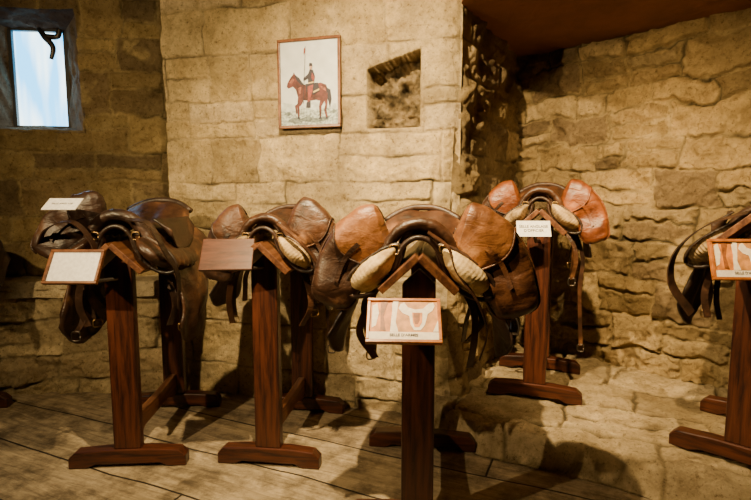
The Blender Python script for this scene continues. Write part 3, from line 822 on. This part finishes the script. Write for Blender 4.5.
# ------------------------------------------------------------------ painting
pc = Vector((-.375, 2.905, 1.89)); yaw = math.atan2(-.48, 1.76)
pe = empty("framed_picture", pc, yaw); pe.rotation_euler = (PI/2, 0, yaw); tag(pe, "small wood-framed painting of a mounted lancer on a chestnut horse", "picture")
w, h = .362, .478; t = .016
V, F = merge(boxvf((0, h/2, 0), (w+t, t, .022)), boxvf((0, -h/2, 0), (w+t, t, .022)), boxvf((w/2, 0, 0), (t, h-t, .022)), boxvf((-w/2, 0, 0), (t, h-t, .022)))
fr = mesh_obj("frame", V, F, M_PFRAME, pe); bevel(fr, .003)
mp_ = [flat("paint_sky", (.62, .66, .68), .6, var=.12, scale=14), flat("paint_ground", (.38, .44, .43), .6, var=.6, scale=70), flat("paint_horse", (.12, .03, .027), .6, var=.7, scale=22), flat("paint_dark", (.03, .025, .04), .6),
       flat("paint_red", (.25, .05, .04), .6, var=.4), flat("paint_skin", (.5, .3, .2), .6), flat("paint_hill", (.54, .6, .61), .6, var=.3, scale=30), flat("paint_grass", (.16, .19, .18), .6, var=.5, scale=60),
       flat("paint_highlight", (.3, .1, .065), .6, var=.5, scale=40), flat("paint_gold", (.6, .42, .15), .6)]
def q(pts): return [(x/100, y/100) for x, y in pts]
sh = [(q([(0, 0), (100, 0), (100, 100), (0, 100)]), 0), (q([(0, 0), (100, 0), (100, 24), (70, 28), (30, 25), (0, 29)]), 6), (q([(0, 0), (100, 0), (100, 17), (80, 20), (60, 18), (40, 21), (20, 17), (0, 18)]), 1),
      (q([(12, 6), (20, 10), (34, 8), (48, 11), (60, 8), (88, 11), (80, 5), (60, 3), (40, 5), (25, 2)]), 7),
      (q([(5, 14), (12, 17), (20, 15), (14, 12)]), 7), (q([(86, 15), (93, 18), (98, 15), (92, 13)]), 7),
      (q([(12, 51), (11, 47), (14, 45), (22, 47), (27, 43), (30, 35), (36, 31), (50, 29), (62, 30), (72, 28), (80, 32), (83, 40), (80, 47), (70, 50), (50, 47), (40, 49), (33, 57), (26, 61), (24, 64), (22, 61), (18, 58)]), 2),
      (q([(80, 44), (87, 41), (89, 30), (86, 19), (83, 28), (80, 34)]), 3),
      (q([(31, 36), (29, 24), (30, 11), (33, 11), (33, 24), (38, 34)]), 2), (q([(37, 34), (33, 28), (25, 24), (27, 14), (29.5, 15), (29, 22), (36, 24), (43, 33)]), 2),
      (q([(70, 32), (67, 22), (68, 10), (71, 10), (71.5, 22), (80, 32)]), 2), (q([(75, 33), (78, 24), (76, 17), (79, 9), (82, 9), (80, 18), (82, 26), (82, 38)]), 2),
      (q([(70, 46), (78, 44), (80, 39), (76, 41), (71, 43)]), 8), (q([(31, 45), (37, 46), (36, 38), (33, 38)]), 8), (q([(16, 52), (22, 57), (25, 55), (20, 50)]), 8),
      (q([(30, 11), (29, 8), (34, 8), (33, 11)]), 3), (q([(68, 10), (67, 7), (72, 7), (71, 10)]), 3), (q([(79, 9), (78, 7), (83, 7), (82, 9)]), 3),
      (q([(25, 61), (33, 57), (41, 49), (37, 48), (29, 54)]), 3),
      (q([(44, 49), (66, 50), (69, 40), (58, 36), (46, 40)]), 3), (q([(58, 38), (68.5, 41), (68, 43), (58, 40)]), 9),
      (q([(48, 46), (58, 48), (56, 38), (52, 30), (52, 24), (47, 24), (47, 28), (49, 32), (48, 40)]), 4),
      (q([(46, 27), (53, 29), (53, 21), (45, 21)]), 3),
      (q([(49, 47), (59, 48), (61, 58), (58, 65), (52, 66), (49, 60)]), 3),
      (q([(50, 61), (41, 56), (41, 53), (50, 56)]), 3), (q([(56, 62), (61, 56), (58, 51), (55, 56)]), 4), (q([(49, 49), (59, 50), (59, 51.5), (49, 50.5)]), 9),
      (q([(52, 66), (56, 66), (56.5, 70), (52, 70)]), 5), (q([(51, 69.5), (57, 69.5), (56.5, 73), (52, 73.5)]), 3),
      (q([(40, 26), (40.9, 26), (45.4, 93), (44.8, 93)]), 3), (q([(45, 92), (44.5, 86), (42, 84), (42.5, 90)]), 4)]
V, F, mi = picture_polys(sh, w-t+.002, h-t+.002, .00025)
mesh_obj("canvas", V, F, mp_, pe, mi=mi)
V, F = boxvf((0, 0, -.008), (w, h, .006)); mesh_obj("backing", V, F, M_PFRAME, pe)

# ------------------------------------------------------------------ lights
def area(name, loc_, target, energy, size, col=(1, .73, .37), shape='DISK', spread=PI):
    l = bpy.data.lights.new(name, 'AREA'); l.energy = energy; l.size = size; l.shape = shape; l.color = col; l.spread = spread
    o_ = bpy.data.objects.new(name, l); COL.objects.link(o_); o_.location = loc_
    o_.rotation_euler = (Vector(target)-Vector(loc_)).to_track_quat('-Z', 'Y').to_euler()
    return o_
area("spot_lamp_left", (-1.7, .75, 2.0), (-.55, 2.9, 1.25), 28, .045, spread=math.radians(116))
area("spot_lamp_centre", (-.3, 1.42, 2.55), (.25, 2.75, .95), 64, .045, spread=math.radians(108))
area("spot_lamp_alcove", (.8, 1.6, 2.15), (1.8, 3.0, .9), 20, .045, (1, .7, .32), spread=math.radians(84))
area("window_daylight", tuple(lp((gs0+gs1)/2, gd-.06, 2.07)), tuple(lp((gs0+gs1)/2, -1, 1.6)), 1.6, .3, (.45, .72, 1))
W = bpy.data.worlds.new("World"); SC.world = W; W.use_nodes = True
W.node_tree.nodes["Background"].inputs[0].default_value = (.5, .42, .35, 1); W.node_tree.nodes["Background"].inputs[1].default_value = .05

cam = bpy.data.cameras.new("Camera"); co = bpy.data.objects.new("Camera", cam); COL.objects.link(co)
co.location = (0, 0, 1.25); co.rotation_euler = (math.radians(84), 0, 0)
cam.lens = 24; cam.sensor_width = 36; cam.clip_start = .05
SC.camera = co
